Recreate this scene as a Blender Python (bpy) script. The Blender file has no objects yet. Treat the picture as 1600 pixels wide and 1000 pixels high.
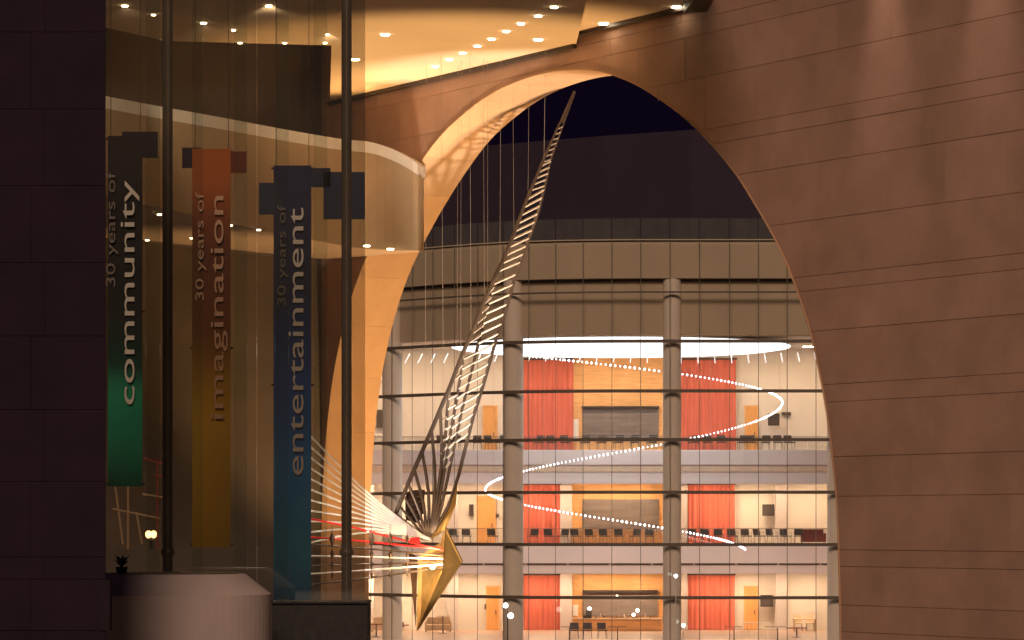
import bpy, bmesh, math, random
from mathutils import Vector, Matrix
random.seed(7)
R = math.radians
scene = bpy.context.scene
COL = scene.collection

# ------------------------------------------------------------------ camera, sky, light
CZ = 6.3                    # camera height above the plaza
F = 5000.0                  # focal length in photo pixels (1600 wide)
HX, HY = 800.0, 820.0       # principal column, horizon row
cam_d = bpy.data.cameras.new('camera')
cam = bpy.data.objects.new('camera', cam_d)
COL.objects.link(cam)
cam.location = (0, 0, CZ)
cam.rotation_euler = (R(90), 0, 0)
cam_d.sensor_fit = 'HORIZONTAL'
cam_d.sensor_width = 36.0
cam_d.lens = F * 36.0 / 1600.0
cam_d.shift_y = (HY - 500.0) / 1600.0
cam_d.clip_start = 0.5
cam_d.clip_end = 3000
scene.camera = cam

world = bpy.data.worlds.new('World')
scene.world = world
world.use_nodes = True
wn = world.node_tree
for n in list(wn.nodes):
    wn.nodes.remove(n)
wo = wn.nodes.new('ShaderNodeOutputWorld')
sky = wn.nodes.new('ShaderNodeTexSky')
sky.sky_type = 'NISHITA'
sky.sun_disc = False
sky.sun_elevation = R(-4)
sky.sun_rotation = R(184)
b1 = wn.nodes.new('ShaderNodeBackground')
b1.inputs[1].default_value = 0.05
b2 = wn.nodes.new('ShaderNodeBackground')        # violet glow of the town in the night air
b2.inputs[0].default_value = (0.30, 0.13, 0.55, 1)
b2.inputs[1].default_value = 0.011
ad = wn.nodes.new('ShaderNodeAddShader')
wn.links.new(sky.outputs[0], b1.inputs[0])
wn.links.new(b1.outputs[0], ad.inputs[0])
wn.links.new(b2.outputs[0], ad.inputs[1])
wn.links.new(ad.outputs[0], wo.inputs[0])

sun_d = bpy.data.lights.new('night_glow', 'SUN')
sun_d.energy = 1.55
sun_d.angle = R(16)
sun_d.color = (1.0, 0.70, 0.52)
sun = bpy.data.objects.new('night_glow', sun_d)
COL.objects.link(sun)
sun.location = (-20, -20, 60)
sun.rotation_euler = Vector((0.06, 0.88, -0.47)).to_track_quat('-Z', 'Y').to_euler()

scene.view_settings.view_transform = 'Standard'
scene.view_settings.look = 'None'
scene.view_settings.exposure = 0
scene.view_settings.gamma = 1
scene.cycles.max_bounces = 8
scene.cycles.diffuse_bounces = 4
scene.cycles.glossy_bounces = 3
scene.cycles.transparent_max_bounces = 24
scene.cycles.caustics_reflective = False
scene.cycles.caustics_refractive = False
scene.cycles.sample_clamp_indirect = 4.0

# ------------------------------------------------------------------ helpers
def P(px, py, Y):
    return Vector(((px - HX) / F * Y, Y, CZ + (HY - py) / F * Y))

def ZP(py, Y):
    return CZ + (HY - py) / F * Y

def XP(px, Y):
    return (px - HX) / F * Y

class MB:
    """collects shapes into one mesh"""
    def __init__(s):
        s.v = []; s.f = []
    def add(s, v, f):
        b = len(s.v)
        s.v += [tuple(p) for p in v]
        s.f += [tuple(b + i for i in q) for q in f]
        return s
    def box(s, x0, x1, y0, y1, z0, z1):
        v = [(x0,y0,z0),(x1,y0,z0),(x1,y1,z0),(x0,y1,z0),(x0,y0,z1),(x1,y0,z1),(x1,y1,z1),(x0,y1,z1)]
        return s.add(v, [(0,3,2,1),(4,5,6,7),(0,1,5,4),(1,2,6,5),(2,3,7,6),(3,0,4,7)])
    def tube(s, pts, r, n=6, caps=True):
        pts = [Vector(p) for p in pts]
        rs = r if isinstance(r, (list, tuple)) else [r] * len(pts)
        rings = []
        for i, p in enumerate(pts):
            a = pts[max(0, i-1)]; b = pts[min(len(pts)-1, i+1)]
            d = (b - a).normalized()
            up = Vector((0,0,1)) if abs(d.z) < 0.95 else Vector((0,1,0))
            e1 = d.cross(up).normalized(); e2 = d.cross(e1).normalized()
            rings.append([p + (e1*math.cos(2*math.pi*k/n) + e2*math.sin(2*math.pi*k/n))*rs[i] for k in range(n)])
        v = [q for g in rings for q in g]; f = []
        for i in range(len(pts)-1):
            for k in range(n):
                f.append((i*n+k, i*n+(k+1)%n, (i+1)*n+(k+1)%n, (i+1)*n+k))
        if caps:
            f.append(tuple(range(n-1, -1, -1)))
            f.append(tuple((len(pts)-1)*n + k for k in range(n)))
        return s.add(v, f)
    def lathe(s, prof, c=(0,0,0), n=24):
        c = Vector(c); v = []; f = []
        for (r, z) in prof:
            for k in range(n):
                a = 2*math.pi*k/n
                v.append(c + Vector((r*math.cos(a), r*math.sin(a), z)))
        for i in range(len(prof)-1):
            for k in range(n):
                f.append((i*n+k, i*n+(k+1)%n, (i+1)*n+(k+1)%n, (i+1)*n+k))
        f.append(tuple(range(n-1, -1, -1)))
        f.append(tuple((len(prof)-1)*n + k for k in range(n)))
        return s.add(v, f)
    def prism(s, poly, z0, z1):
        n = len(poly)
        v = [(x, y, z0) for x, y in poly] + [(x, y, z1) for x, y in poly]
        f = [tuple(range(n-1, -1, -1)), tuple(range(n, 2*n))]
        for i in range(n):
            f.append((i, (i+1) % n, n + (i+1) % n, n + i))
        return s.add(v, f)
    def mesh(s, name, smooth=False, fix=True):
        m = bpy.data.meshes.new(name)
        m.from_pydata(s.v, [], s.f)
        if fix:
            bm = bmesh.new(); bm.from_mesh(m)
            bmesh.ops.recalc_face_normals(bm, faces=bm.faces)
            bm.to_mesh(m); bm.free()
        if smooth:
            for p in m.polygons: p.use_smooth = True
        return m
    def build(s, name, mat, parent=None, smooth=False, local=False):
        return link(name, s.mesh(name, smooth), mat, parent, local)

def link(name, data, mat, parent=None, local=False):
    if mat is not None and data is not None and hasattr(data, 'materials') and len(data.materials) == 0:
        data.materials.append(mat)
    o = bpy.data.objects.new(name, data)
    COL.objects.link(o)
    if parent is not None:
        o.parent = parent
        if not local and parent.type == 'EMPTY':
            o.matrix_parent_inverse = Matrix.Translation(parent.location).inverted()
    return o

def tag(o, label=None, cat=None, group=None, kind=None):
    if label: o['label'] = label
    if cat: o['category'] = cat
    if group: o['group'] = group
    if kind: o['kind'] = kind
    return o

def empty(name, loc=(0,0,0), label=None, cat=None, group=None):
    o = bpy.data.objects.new(name, None)
    o.empty_display_size = 0.3
    COL.objects.link(o)
    o.location = loc
    return tag(o, label, cat, group)

def copy_tree(o, parent=None):
    c = o.copy(); COL.objects.link(c)
    if parent is not None: c.parent = parent
    for ch in list(o.children):
        copy_tree(ch, c)
    return c

def lamp(name, typ, loc, energy, color, parent=None, target=None, size=0.1, spot=60, blend=0.5):
    d = bpy.data.lights.new(name, typ)
    d.energy = energy; d.color = color
    if typ == 'SPOT':
        d.spot_size = R(spot); d.spot_blend = blend; d.shadow_soft_size = size
    elif typ == 'POINT':
        d.shadow_soft_size = size
    elif typ == 'AREA':
        d.size = size
    o = bpy.data.objects.new(name, d)
    COL.objects.link(o)
    o.location = loc
    if target is not None:
        o.rotation_euler = (Vector(target) - Vector(loc)).to_track_quat('-Z', 'Y').to_euler()
    if parent is not None:
        o.parent = parent
        if parent.type == 'EMPTY':
            o.matrix_parent_inverse = Matrix.Translation(parent.location).inverted()
    return o

ORD = ['first','second','third','fourth','fifth','sixth','seventh','eighth','ninth','tenth','eleventh','twelfth',
       'thirteenth','fourteenth','fifteenth','sixteenth','seventeenth','eighteenth','nineteenth','twentieth',
       'twenty-first','twenty-second','twenty-third','twenty-fourth','twenty-fifth','twenty-sixth','twenty-seventh','twenty-eighth','twenty-ninth','thirtieth']

# ------------------------------------------------------------------ materials
def mat_new(name):
    m = bpy.data.materials.new(name); m.use_nodes = True
    nt = m.node_tree
    return m, nt, nt.nodes['Principled BSDF']

def mat(name, col, rough=0.6, metal=0.0, var=0.12, scale=3.0, bump=0.0, rnd=0.0, stretch=(1,1,1), spec=0.4):
    """procedural surface: base colour with noise, optional per-object variation and relief"""
    m, nt, p = mat_new(name)
    N = nt.nodes; L = nt.links
    tc = N.new('ShaderNodeTexCoord'); mp = N.new('ShaderNodeMapping')
    mp.inputs['Scale'].default_value = stretch
    L.new(tc.outputs['Object'], mp.inputs[0])
    no = N.new('ShaderNodeTexNoise'); no.inputs['Scale'].default_value = scale
    no.inputs['Detail'].default_value = 6; no.inputs['Roughness'].default_value = 0.6
    L.new(mp.outputs[0], no.inputs['Vector'])
    mr = N.new('ShaderNodeMapRange')
    mr.inputs[1].default_value = 0.3; mr.inputs[2].default_value = 0.7
    mr.inputs[3].default_value = 1 - var; mr.inputs[4].default_value = 1 + var
    L.new(no.outputs['Fac'], mr.inputs[0])
    val = mr.outputs[0]
    if rnd:
        oi = N.new('ShaderNodeObjectInfo')
        m2 = N.new('ShaderNodeMapRange')
        m2.inputs[3].default_value = 1 - rnd; m2.inputs[4].default_value = 1 + rnd
        L.new(oi.outputs['Random'], m2.inputs[0])
        mu = N.new('ShaderNodeMath'); mu.operation = 'MULTIPLY'
        L.new(val, mu.inputs[0]); L.new(m2.outputs[0], mu.inputs[1]); val = mu.outputs[0]
    vm = N.new('ShaderNodeVectorMath'); vm.operation = 'SCALE'
    vm.inputs[0].default_value = col
    L.new(val, vm.inputs['Scale'])
    L.new(vm.outputs[0], p.inputs['Base Color'])
    p.inputs['Roughness'].default_value = rough
    p.inputs['Metallic'].default_value = metal
    p.inputs['Specular IOR Level'].default_value = spec
    if bump:
        bp = N.new('ShaderNodeBump'); bp.inputs['Strength'].default_value = bump
        bp.inputs['Distance'].default_value = 0.02
        L.new(no.outputs['Fac'], bp.inputs['Height']); L.new(bp.outputs[0], p.inputs['Normal'])
    return m

def emis(name, col, strength):
    m, nt, p = mat_new(name)
    p.inputs['Base Color'].default_value = (*col, 1)
    p.inputs['Emission Color'].default_value = (*col, 1)
    p.inputs['Emission Strength'].default_value = strength
    return m

def glass(name, tint, refl_rough=0.02, ior=1.45, haze=0.0):
    """flat window glass: tinted see-through with Fresnel mirror reflection and a noisy veil of painted haze"""
    m = bpy.data.materials.new(name); m.use_nodes = True
    nt = m.node_tree; N = nt.nodes; L = nt.links
    N.remove(N['Principled BSDF']); out = N['Material Output']
    tr = N.new('ShaderNodeBsdfTransparent'); tr.inputs[0].default_value = (*tint, 1)
    gl = N.new('ShaderNodeBsdfGlossy'); gl.inputs['Roughness'].default_value = refl_rough
    gl.inputs[0].default_value = (0.9, 0.95, 0.92, 1)
    lw_ = N.new('ShaderNodeLayerWeight')
    pw = N.new('ShaderNodeMath'); pw.operation = 'POWER'; pw.inputs[1].default_value = 5
    fr = N.new('ShaderNodeMath'); fr.operation = 'MULTIPLY_ADD'; fr.inputs[1].default_value = 0.92; fr.inputs[2].default_value = 0.06
    L.new(lw_.outputs['Facing'], pw.inputs[0]); L.new(pw.outputs[0], fr.inputs[0])
    mx = N.new('ShaderNodeMixShader')
    L.new(fr.outputs[0], mx.inputs[0]); L.new(tr.outputs[0], mx.inputs[1]); L.new(gl.outputs[0], mx.inputs[2])
    last = mx
    if haze:  # mottled diffuse layer that paints a milky haze onto the pane
        df = N.new('ShaderNodeBsdfDiffuse'); df.inputs[0].default_value = (0.6, 0.6, 0.5, 1)
        m2 = N.new('ShaderNodeMixShader')
        tc = N.new('ShaderNodeTexCoord'); no = N.new('ShaderNodeTexNoise'); no.inputs['Scale'].default_value = 1.3
        no.inputs['Detail'].default_value = 8
        mp = N.new('ShaderNodeMapping'); mp.inputs['Scale'].default_value = (1, 1, 0.35)
        mr = N.new('ShaderNodeMapRange'); mr.inputs[3].default_value = haze*0.3; mr.inputs[4].default_value = haze*1.7
        L.new(tc.outputs['Object'], mp.inputs[0]); L.new(mp.outputs[0], no.inputs['Vector'])
        L.new(no.outputs['Fac'], mr.inputs[0]); L.new(mr.outputs[0], m2.inputs[0])
        L.new(mx.outputs[0], m2.inputs[1]); L.new(df.outputs[0], m2.inputs[2])
        last = m2
    L.new(last.outputs[0], out.inputs[0])
    return m

def grad_mat(name, stops, z0, z1, rough=0.7, streak=None):
    """printed cloth: colour bands by height on the cloth"""
    m, nt, p = mat_new(name); N = nt.nodes; L = nt.links
    tc = N.new('ShaderNodeTexCoord'); sx = N.new('ShaderNodeSeparateXYZ')
    L.new(tc.outputs['Object'], sx.inputs[0])
    mr = N.new('ShaderNodeMapRange'); mr.inputs[1].default_value = z0; mr.inputs[2].default_value = z1
    no = N.new('ShaderNodeTexNoise'); no.inputs['Scale'].default_value = 0.7; no.inputs['Detail'].default_value = 2
    L.new(tc.outputs['Object'], no.inputs['Vector'])
    ma = N.new('ShaderNodeMath'); ma.operation = 'MULTIPLY_ADD'
    ma.inputs[1].default_value = 0.16; L.new(no.outputs['Fac'], ma.inputs[0])
    sb = N.new('ShaderNodeMath'); sb.operation = 'SUBTRACT'; sb.inputs[1].default_value = 0.08
    L.new(sx.outputs[2], mr.inputs[0]); L.new(mr.outputs[0], ma.inputs[2]); L.new(ma.outputs[0], sb.inputs[0])
    cr = N.new('ShaderNodeValToRGB')
    while len(cr.color_ramp.elements) < len(stops): cr.color_ramp.elements.new(0.5)
    for e, (pos, c) in zip(cr.color_ramp.elements, stops):
        e.position = pos; e.color = (*c, 1)
    L.new(sb.outputs[0], cr.inputs[0]); L.new(cr.outputs[0], p.inputs['Base Color'])
    p.inputs['Roughness'].default_value = rough
    return m

M = {}
M['stone'] = mat('pink_stone', (0.455, 0.282, 0.208), 0.65, var=0.14, scale=0.55, rnd=0.05, bump=0.1)
M['stone_core'] = mat('mortar_core', (0.42, 0.26, 0.185), 0.9)
M['soffit'] = mat('arch_lining_stone', (0.55, 0.34, 0.19), 0.6, var=0.08, scale=1.0, rnd=0.08)
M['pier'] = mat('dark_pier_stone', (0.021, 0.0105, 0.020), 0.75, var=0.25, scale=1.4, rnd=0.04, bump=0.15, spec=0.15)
M['ceiling'] = mat('smooth_plaster', (0.74, 0.57, 0.38), 0.85, var=0.05, scale=0.4)
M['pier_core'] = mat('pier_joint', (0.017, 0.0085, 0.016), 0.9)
M['dark_edge'] = mat('dark_metal_trim', (0.05, 0.035, 0.03), 0.5)
M['fascia'] = mat('tan_balcony_plaster', (0.44, 0.32, 0.20), 0.7, var=0.1, scale=0.6)
M['coping'] = mat('white_coping', (0.80, 0.76, 0.70), 0.6, var=0.06)
M['backwall'] = mat('brown_lobby_wall', (0.125, 0.098, 0.078), 0.7, var=0.18, scale=0.5)
M['underside'] = mat('balcony_underside', (0.55, 0.42, 0.33), 0.8, var=0.06)
M['plaza'] = mat('plaza_paving', (0.22, 0.18, 0.15), 0.7, var=0.2, scale=0.5)
M['white'] = mat('warm_white_plaster', (0.78, 0.72, 0.64), 0.8, var=0.04, scale=0.3)
M['lavender'] = mat('pale_fascia_plaster', (0.84, 0.72, 0.68), 0.8, var=0.04, scale=0.3)
M['bulkhead'] = mat('beige_bulkhead', (0.50, 0.415, 0.30), 0.8, var=0.06, scale=0.4)
M['column'] = mat('grey_column_concrete', (0.80, 0.72, 0.62), 0.7, var=0.05, scale=0.8)
M['incolumn'] = mat('inner_column_plaster', (0.56, 0.50, 0.48), 0.7, var=0.04)
M['mullion'] = mat('bronze_mullion', (0.11, 0.085, 0.062), 0.5, var=0.1)
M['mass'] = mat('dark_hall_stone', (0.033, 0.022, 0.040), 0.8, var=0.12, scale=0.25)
M['wood'] = mat('honey_wood', (0.78, 0.44, 0.18), 0.5, var=0.14, scale=2.0, stretch=(0.5, 1, 5))
M['red_lit'] = mat('red_lit_bar', (0.32, 0.06, 0.04), 0.6)  # red light on the terrace bars, put into their colour
M['tan'] = mat('tan_strip', (0.78, 0.58, 0.42), 0.6)
M['door'] = mat('oak_door', (0.74, 0.38, 0.13), 0.5, var=0.1, scale=3, stretch=(5, 1, 0.5))
M['shutter'] = mat('grey_roller_shutter', (0.20, 0.17, 0.155), 0.5, var=0.2, scale=1.2, stretch=(0.4, 1, 4))
M['floor'] = mat('pink_floor', (0.55, 0.38, 0.28), 0.4, var=0.1)
M['red'] = mat('red_curtain_cloth', (0.56, 0.145, 0.10), 0.85, var=0.15, scale=1.5, stretch=(6, 1, 0.3))
M['chair'] = mat('charcoal_chair', (0.055, 0.045, 0.042), 0.6)
M['chair_leg'] = mat('chair_steel', (0.18, 0.15, 0.13), 0.35, metal=0.6)
M['redchair'] = mat('maroon_upholstery', (0.22, 0.035, 0.03), 0.8)
M['pale'] = mat('pale_cane', (0.62, 0.46, 0.30), 0.7)
M['black'] = mat('black_plastic', (0.03, 0.027, 0.027), 0.5)
M['steel'] = mat('polished_steel', (0.34, 0.29, 0.25), 0.25, metal=0.35, var=0.2, scale=2)
M['rod'] = mat('brushed_rod', (0.13, 0.095, 0.075), 0.4, metal=0.4)
M['rung'] = mat('bright_rung', (0.85, 0.78, 0.70), 0.35, metal=0.2)
M['gold'] = mat('gilded_plate', (0.75, 0.47, 0.17), 0.42, metal=0.55, var=0.2, scale=1.3)
M['darkplate'] = mat('dark_plate', (0.07, 0.035, 0.022), 0.5, metal=0.3)
M['whiterod'] = mat('white_enamel_rod', (0.85, 0.82, 0.78), 0.3)
M['redrod'] = mat('red_enamel_rod', (0.75, 0.03, 0.03), 0.3)
M['cable'] = mat('pale_cable', (0.40, 0.32, 0.27), 0.4)
M['drum'] = mat('cream_concrete', (0.64, 0.52, 0.47), 0.7, var=0.08, scale=1.2, bump=0.1)
M['base'] = mat('dark_granite', (0.018, 0.015, 0.014), 0.6, var=0.5, scale=9)
M['leaf'] = mat('dark_leaf', (0.035, 0.06, 0.03), 0.5)
M['lettering'] = mat('white_print', (0.92, 0.90, 0.84), 0.7, var=0.04)
M['letter_dim'] = mat('faded_print', (0.30, 0.27, 0.25), 0.7)
M['letter_orange'] = mat('pale_orange_print', (0.85, 0.55, 0.38), 0.7)
M['glass_near'] = glass('olive_glass', (0.77, 0.75, 0.71), haze=0.022)
M['glass_fin'] = glass('green_glass_fin', (0.94, 0.97, 0.95), haze=0.008)
M['glass_hall'] = glass('curtain_wall_glass', (0.95, 0.93, 0.90), haze=0.008)
M['glass_rail'] = glass('balustrade_glass', (0.88, 0.88, 0.86), haze=0.05)
M['glass_parapet'] = glass('roof_glass', (0.80, 0.80, 0.82), haze=0.09)
M['e_down'] = emis('downlight_glow', (1.0, 0.83, 0.55), 22)
M['e_cool'] = emis('cool_light_glow', (0.85, 0.93, 1.0), 1.6)
M['e_dish'] = emis('lit_dish', (0.88, 0.95, 1.0), 2.0)
M['e_bead'] = emis('led_bead', (0.88, 0.92, 1.0), 7)
M['e_warm'] = emis('warm_panel_glow', (1.0, 0.71, 0.45), 132)
M['e_lamp'] = emis('bright_globe_glow', (0.95, 1.0, 0.95), 5)
M['e_gold'] = emis('golden_lamp_glow', (1.0, 0.66, 0.22), 9)

# ------------------------------------------------------------------ ground
g = MB().add([(-1500,-200,0),(1500,-200,0),(1500,2500,0),(-1500,2500,0)], [(0,1,2,3)]).build('ground', M['plaza'])
tag(g, kind='structure')

# ------------------------------------------------------------------ arch building
A = Vector((8.7, 85.0)); Dv = Vector((-14.8, 24.0)).normalized(); Nv = Vector((Dv.y, -Dv.x))   # Nv points away from camera
T = 1.78
def wall(u, z, d=0.0):
    q = A + Dv*u + Nv*d
    return Vector((q.x, q.y, z))
def px_u(px):
    t = (px - HX)/F
    return (t*A.y - A.x)/(Dv.x - t*Dv.y)
def px_uz(px, py):
    u = px_u(px); Y = A.y + Dv.y*u
    return u, ZP(py, Y)

def catmull(pts, n=5):
    out = []
    for i in range(len(pts)-1):
        p0 = pts[max(i-1,0)]; p1 = pts[i]; p2 = pts[i+1]; p3 = pts[min(i+2,len(pts)-1)]
        for k in range(n):
            t = k/n
            out.append(tuple(0.5*((2*b)+(c-a)*t+(2*a-5*b+4*c-d)*t*t+(-a+3*b-3*c+d)*t**3) for a,b,c,d in zip(p0,p1,p2,p3)))
    out.append(pts[-1])
    return out

left_px = [(906,108),(866,111),(825,121),(784,138),(744,163),(695,206),(658,254),(625,306),(596,358),(567,418),(543,490),(524,575),(513,660),(507,740),(504,820),(503,900),(502.5,1000),(502,1115)]
right_px = [(906,108),(939,110.5),(987,127),(1028,151),(1069,181),(1109,220),(1150,269),(1181,318),(1212,372),(1236,424),(1265,508),(1282,580),(1293,640),(1301,700),(1309,784),(1313,880),(1315,1000),(1316,1200)]
LB = [px_uz(*p) for p in catmull(left_px, 4)]
RB = [px_uz(*p) for p in catmull(right_px, 4)]
def mono(B):
    zmax = B[0][1] if True else 0
    out = [B[0]]
    for u, z in B[1:]:
        out.append((u, min(z, out[-1][1] - 1e-4)))
    return out
ztop = max(LB[0][1], RB[0][1])
# the crown of the arch in wall coordinates: highest sample
allp = LB[::-1] + RB[1:]
ki = max(range(len(allp)), key=lambda i: allp[i][1])
LBm = mono(allp[:ki+1][::-1]); RBm = mono(allp[ki:])
ZTOP = allp[ki][1]
LBm[-1] = (LBm[-1][0], 0.0) ; RBm[-1] = (RBm[-1][0], 0.0)
LBm = [p for p in LBm if p[1] > 0] + [(LBm[-1][0], 0.0)]
RBm = [p for p in RBm if p[1] > 0] + [(RBm[-1][0], 0.0)]
def interp(B, z):
    if z >= B[0][1]: return B[0][0]
    for (ua, za), (ub, zb) in zip(B, B[1:]):
        if zb <= z <= za:
            return ua + (ub-ua)*(za-z)/max(za-zb, 1e-9)
    return B[-1][0]
ZS = sorted([p[1] for p in LBm] + [p[1] for p in RBm])

def wall_pieces(u0, u1, z0, z1):
    """quads (in wall coordinates) of the rectangle minus the opening, split in separate pieces"""
    zs = [z0] + [z for z in ZS if z0 + 1e-3 < z < z1 - 1e-3] + [z1]
    full, lf, rt = [], [], []
    for a, b in zip(zs, zs[1:]):
        if (a+b)/2 > ZTOP:
            full.append([(u0,a),(u1,a),(u1,b),(u0,b)]); continue
        ra, rb = interp(RBm, a), interp(RBm, b)
        la, lb = interp(LBm, a), interp(LBm, b)
        if u1 <= min(ra, rb) or u0 >= max(la, lb):
            (rt if u1 <= min(ra, rb) else lf).append([(u0,a),(u1,a),(u1,b),(u0,b)]); continue
        ea, eb = min(u1, ra), min(u1, rb)
        if max(ea, eb) > u0 + 1e-3:
            rt.append([(u0,a),(max(ea,u0),a),(max(eb,u0),b),(u0,b)])
        ea, eb = max(u0, la), max(u0, lb)
        if min(ea, eb) < u1 - 1e-3:
            lf.append([(min(ea,u1),a),(u1,a),(u1,b),(min(eb,u1),b)])
    if full:
        return [full + lf + rt]
    return [p for p in (lf, rt) if p]

def slab_from_quads(quads, d0, d1):
    """front face at depth d0, sides back to d1"""
    idx = {}; V = []; Fq = []
    for q in quads:
        f = []
        for (u, z) in q:
            k = (round(u, 4), round(z, 4))
            if k not in idx:
                idx[k] = len(V); V.append(k)
            if idx[k] not in f: f.append(idx[k])
        if len(f) >= 3: Fq.append(f)
    if not Fq: return None
    ec = {}
    for f in Fq:
        for a, b in zip(f, f[1:]+f[:1]):
            ec.setdefault((min(a,b), max(a,b)), []).append((a,b))
    n = len(V)
    verts = [wall(u, z, d0) for u, z in V] + [wall(u, z, d1) for u, z in V]
    faces = [tuple(f) for f in Fq]
    for e, l in ec.items():
        if len(l) == 1:
            a, b = l[0]
            faces.append((b, a, n+a, n+b))
    return MB().add(verts, faces)

arch_b = empty('arch_building', wall(-3, 0), 'huge pinkish-brown stone building with a tall pointed arch opening', 'building')
# course heights measured where the wall leaves the frame on the right
Yr = A.y + Dv.y*px_u(1600)
rows = [1000,955,890,862,772,705,612,582,490,420,395,300,202,140,112,17,-60,-90,-180,-280,-400]
zc = [0.0] + [ZP(r, Yr) for r in [1290, 1195, 1165, 1080] + rows]
UW0, UW1 = -16.0, 29.6
core = []
for a, b in zip(zc, zc[1:]):
    for pc in wall_pieces(UW0, UW1, a, b):
        core += pc
mb = slab_from_quads(core, 0.0, T)
mb.build('wall_core', M['stone_core'], arch_b)
bk = slab_from_quads(core, T + 0.02, T)
bk.build('rear_wall_face', M['stone'], arch_b)
PW = 2.35
for i, (a, b) in enumerate(zip(zc, zc[1:])):
    off = (i % 2) * 0.5 * PW + (i % 3) * 0.17
    u = UW0 - off
    while u < UW1:
        u0, u1 = max(u, UW0), min(u + PW, UW1)
        u += PW
        if u1 - u0 < 0.2: continue
        for pc in wall_pieces(u0 + 0.004, u1 - 0.004, a + 0.007, b - 0.007):
            pr = slab_from_quads(pc, -0.016 - random.random()*0.006, 0.0)
            if pr: pr.build('stone_panel', M['stone'], arch_b)
# arch lining: one panel per stretch of the curve
lining = LBm[::-1] + RBm[1:]
acc = [0.0]
for p, q in zip(lining, lining[1:]):
    acc.append(acc[-1] + math.hypot(q[0]-p[0], q[1]-p[1]))
def at_len(s):
    for i in range(len(acc)-1):
        if acc[i+1] >= s:
            t = (s-acc[i])/max(acc[i+1]-acc[i], 1e-9)
            a, b = lining[i], lining[i+1]
            return (a[0]+(b[0]-a[0])*t, a[1]+(b[1]-a[1])*t)
    return lining[-1]
cu = (interp(LBm, 6)+interp(RBm, 6))/2
s = 0.0
while s < acc[-1]:
    e = min(s + 1.9, acc[-1]); V = []; Fc = []
    n = 6
    for k in range(n+1):
        p = at_len(s + 0.003 + (e - s - 0.006)*k/n)
        inw = Vector((cu - p[0], 7.0 - p[1])); inw.normalize()
        for w_, d_ in ((0.0, -0.05), (0.03, -0.05), (0.03, T+0.05), (0.0, T+0.05)):
            V.append(wall(p[0]+inw.x*w_, p[1]+inw.y*w_, d_))
    for k in range(n):
        for j in range(4):
            Fc.append((k*4+j, k*4+(j+1) % 4, (k+1)*4+(j+1) % 4, (k+1)*4+j))
    Fc += [(0,1,2,3), (n*4+3, n*4+2, n*4+1, n*4)]
    MB().add(V, Fc).build('lining_panel', M['soffit'], arch_b)
    s = e

# ceiling of the porch
ZC1 = CZ + 14.4
def ray_at_z(px, py):      # the point of a level plane z = ZC1 under this photo pixel
    Y = (ZC1-CZ)*F/(HY-py); return (XP(px, Y), Y)
def wxy(px, d=-0.06):
    q = A + Dv*px_u(px) + Nv*d; return (q.x, q.y)
poly1 = [wxy(903), wxy(518), ray_at_z(518, 71), ray_at_z(258, 64), ray_at_z(165, 43), ray_at_z(60, 22), (XP(0, 80), 80), (XP(935, 80), 80)]
MB().prism(poly1, ZC1, ZC1+0.5).build('porch_ceiling', M['ceiling'], arch_b)
ZC2 = ZC1 + 0.34
poly2 = [wxy(1108), wxy(902), (XP(925, 80), 80), (XP(1165, 80), 80)]
MB().prism(poly2, ZC2, ZC2+0.5).build('raised_ceiling', M['ceiling'], arch_b)
MB().prism([wxy(897), wxy(906), wxy(906, -0.5), wxy(899, -0.5)], ZC1+0.004, ZC2-0.004).build('ceiling_step', M['dark_edge'], arch_b)
# dark strips painting the shadow line between ceiling and wall
for pa, pb, zt in ((518, 903, ZC1), (906, 1108, ZC2)):
    a = Vector(wxy(pa, -0.05)); b = Vector(wxy(pb, -0.05)); a2 = Vector(wxy(pa, -0.2)); b2 = Vector(wxy(pb, -0.2))
    MB().prism([tuple(a), tuple(b), tuple(b2), tuple(a2)], zt-0.12, zt-0.004).build('ceiling_shadow_strip', M['dark_edge'], arch_b)
pe = Vector(wxy(1100, -0.1))
MB().prism([(pe.x-0.5, pe.y+0.1), (pe.x+0.15, pe.y-0.2), (pe.x+0.3, pe.y-5), (pe.x-0.1, pe.y-5)], ZC2-0.3, ZC2-0.004).build('ceiling_end_beam', M['dark_edge'], arch_b)

# lobby wall left of the arch, above and below the balcony
bw = [(XP(-40, 103.0), 103.0), (XP(165, 106.0), 106.0), (XP(340, 107.8), 107.8), (XP(470, 109.0), 109.0), wxy(503, 0.0)]
mb = MB()
n = len(bw)
mb.add([(x, y, 0.0) for x, y in bw] + [(x, y, CZ+20) for x, y in bw] + [(x, y+0.4, 0.0) for x, y in bw] + [(x, y+0.4, CZ+20) for x, y in bw],
       [q for i in range(n-1) for q in ((i, i+1, n+i+1, n+i), (2*n+i, 3*n+i, 3*n+i+1, 2*n+i+1), (n+i, n+i+1, 3*n+i+1, 3*n+i))])
mb.build('lobby_wall', M['backwall'], arch_b)
MB().prism([(XP(-40,96),96),(XP(530,96.5),96.5),(XP(530,112),112),(XP(-40,112),112)], CZ+18.2, CZ+18.5).build('upper_ceiling', M['ceiling'], arch_b)

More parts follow.
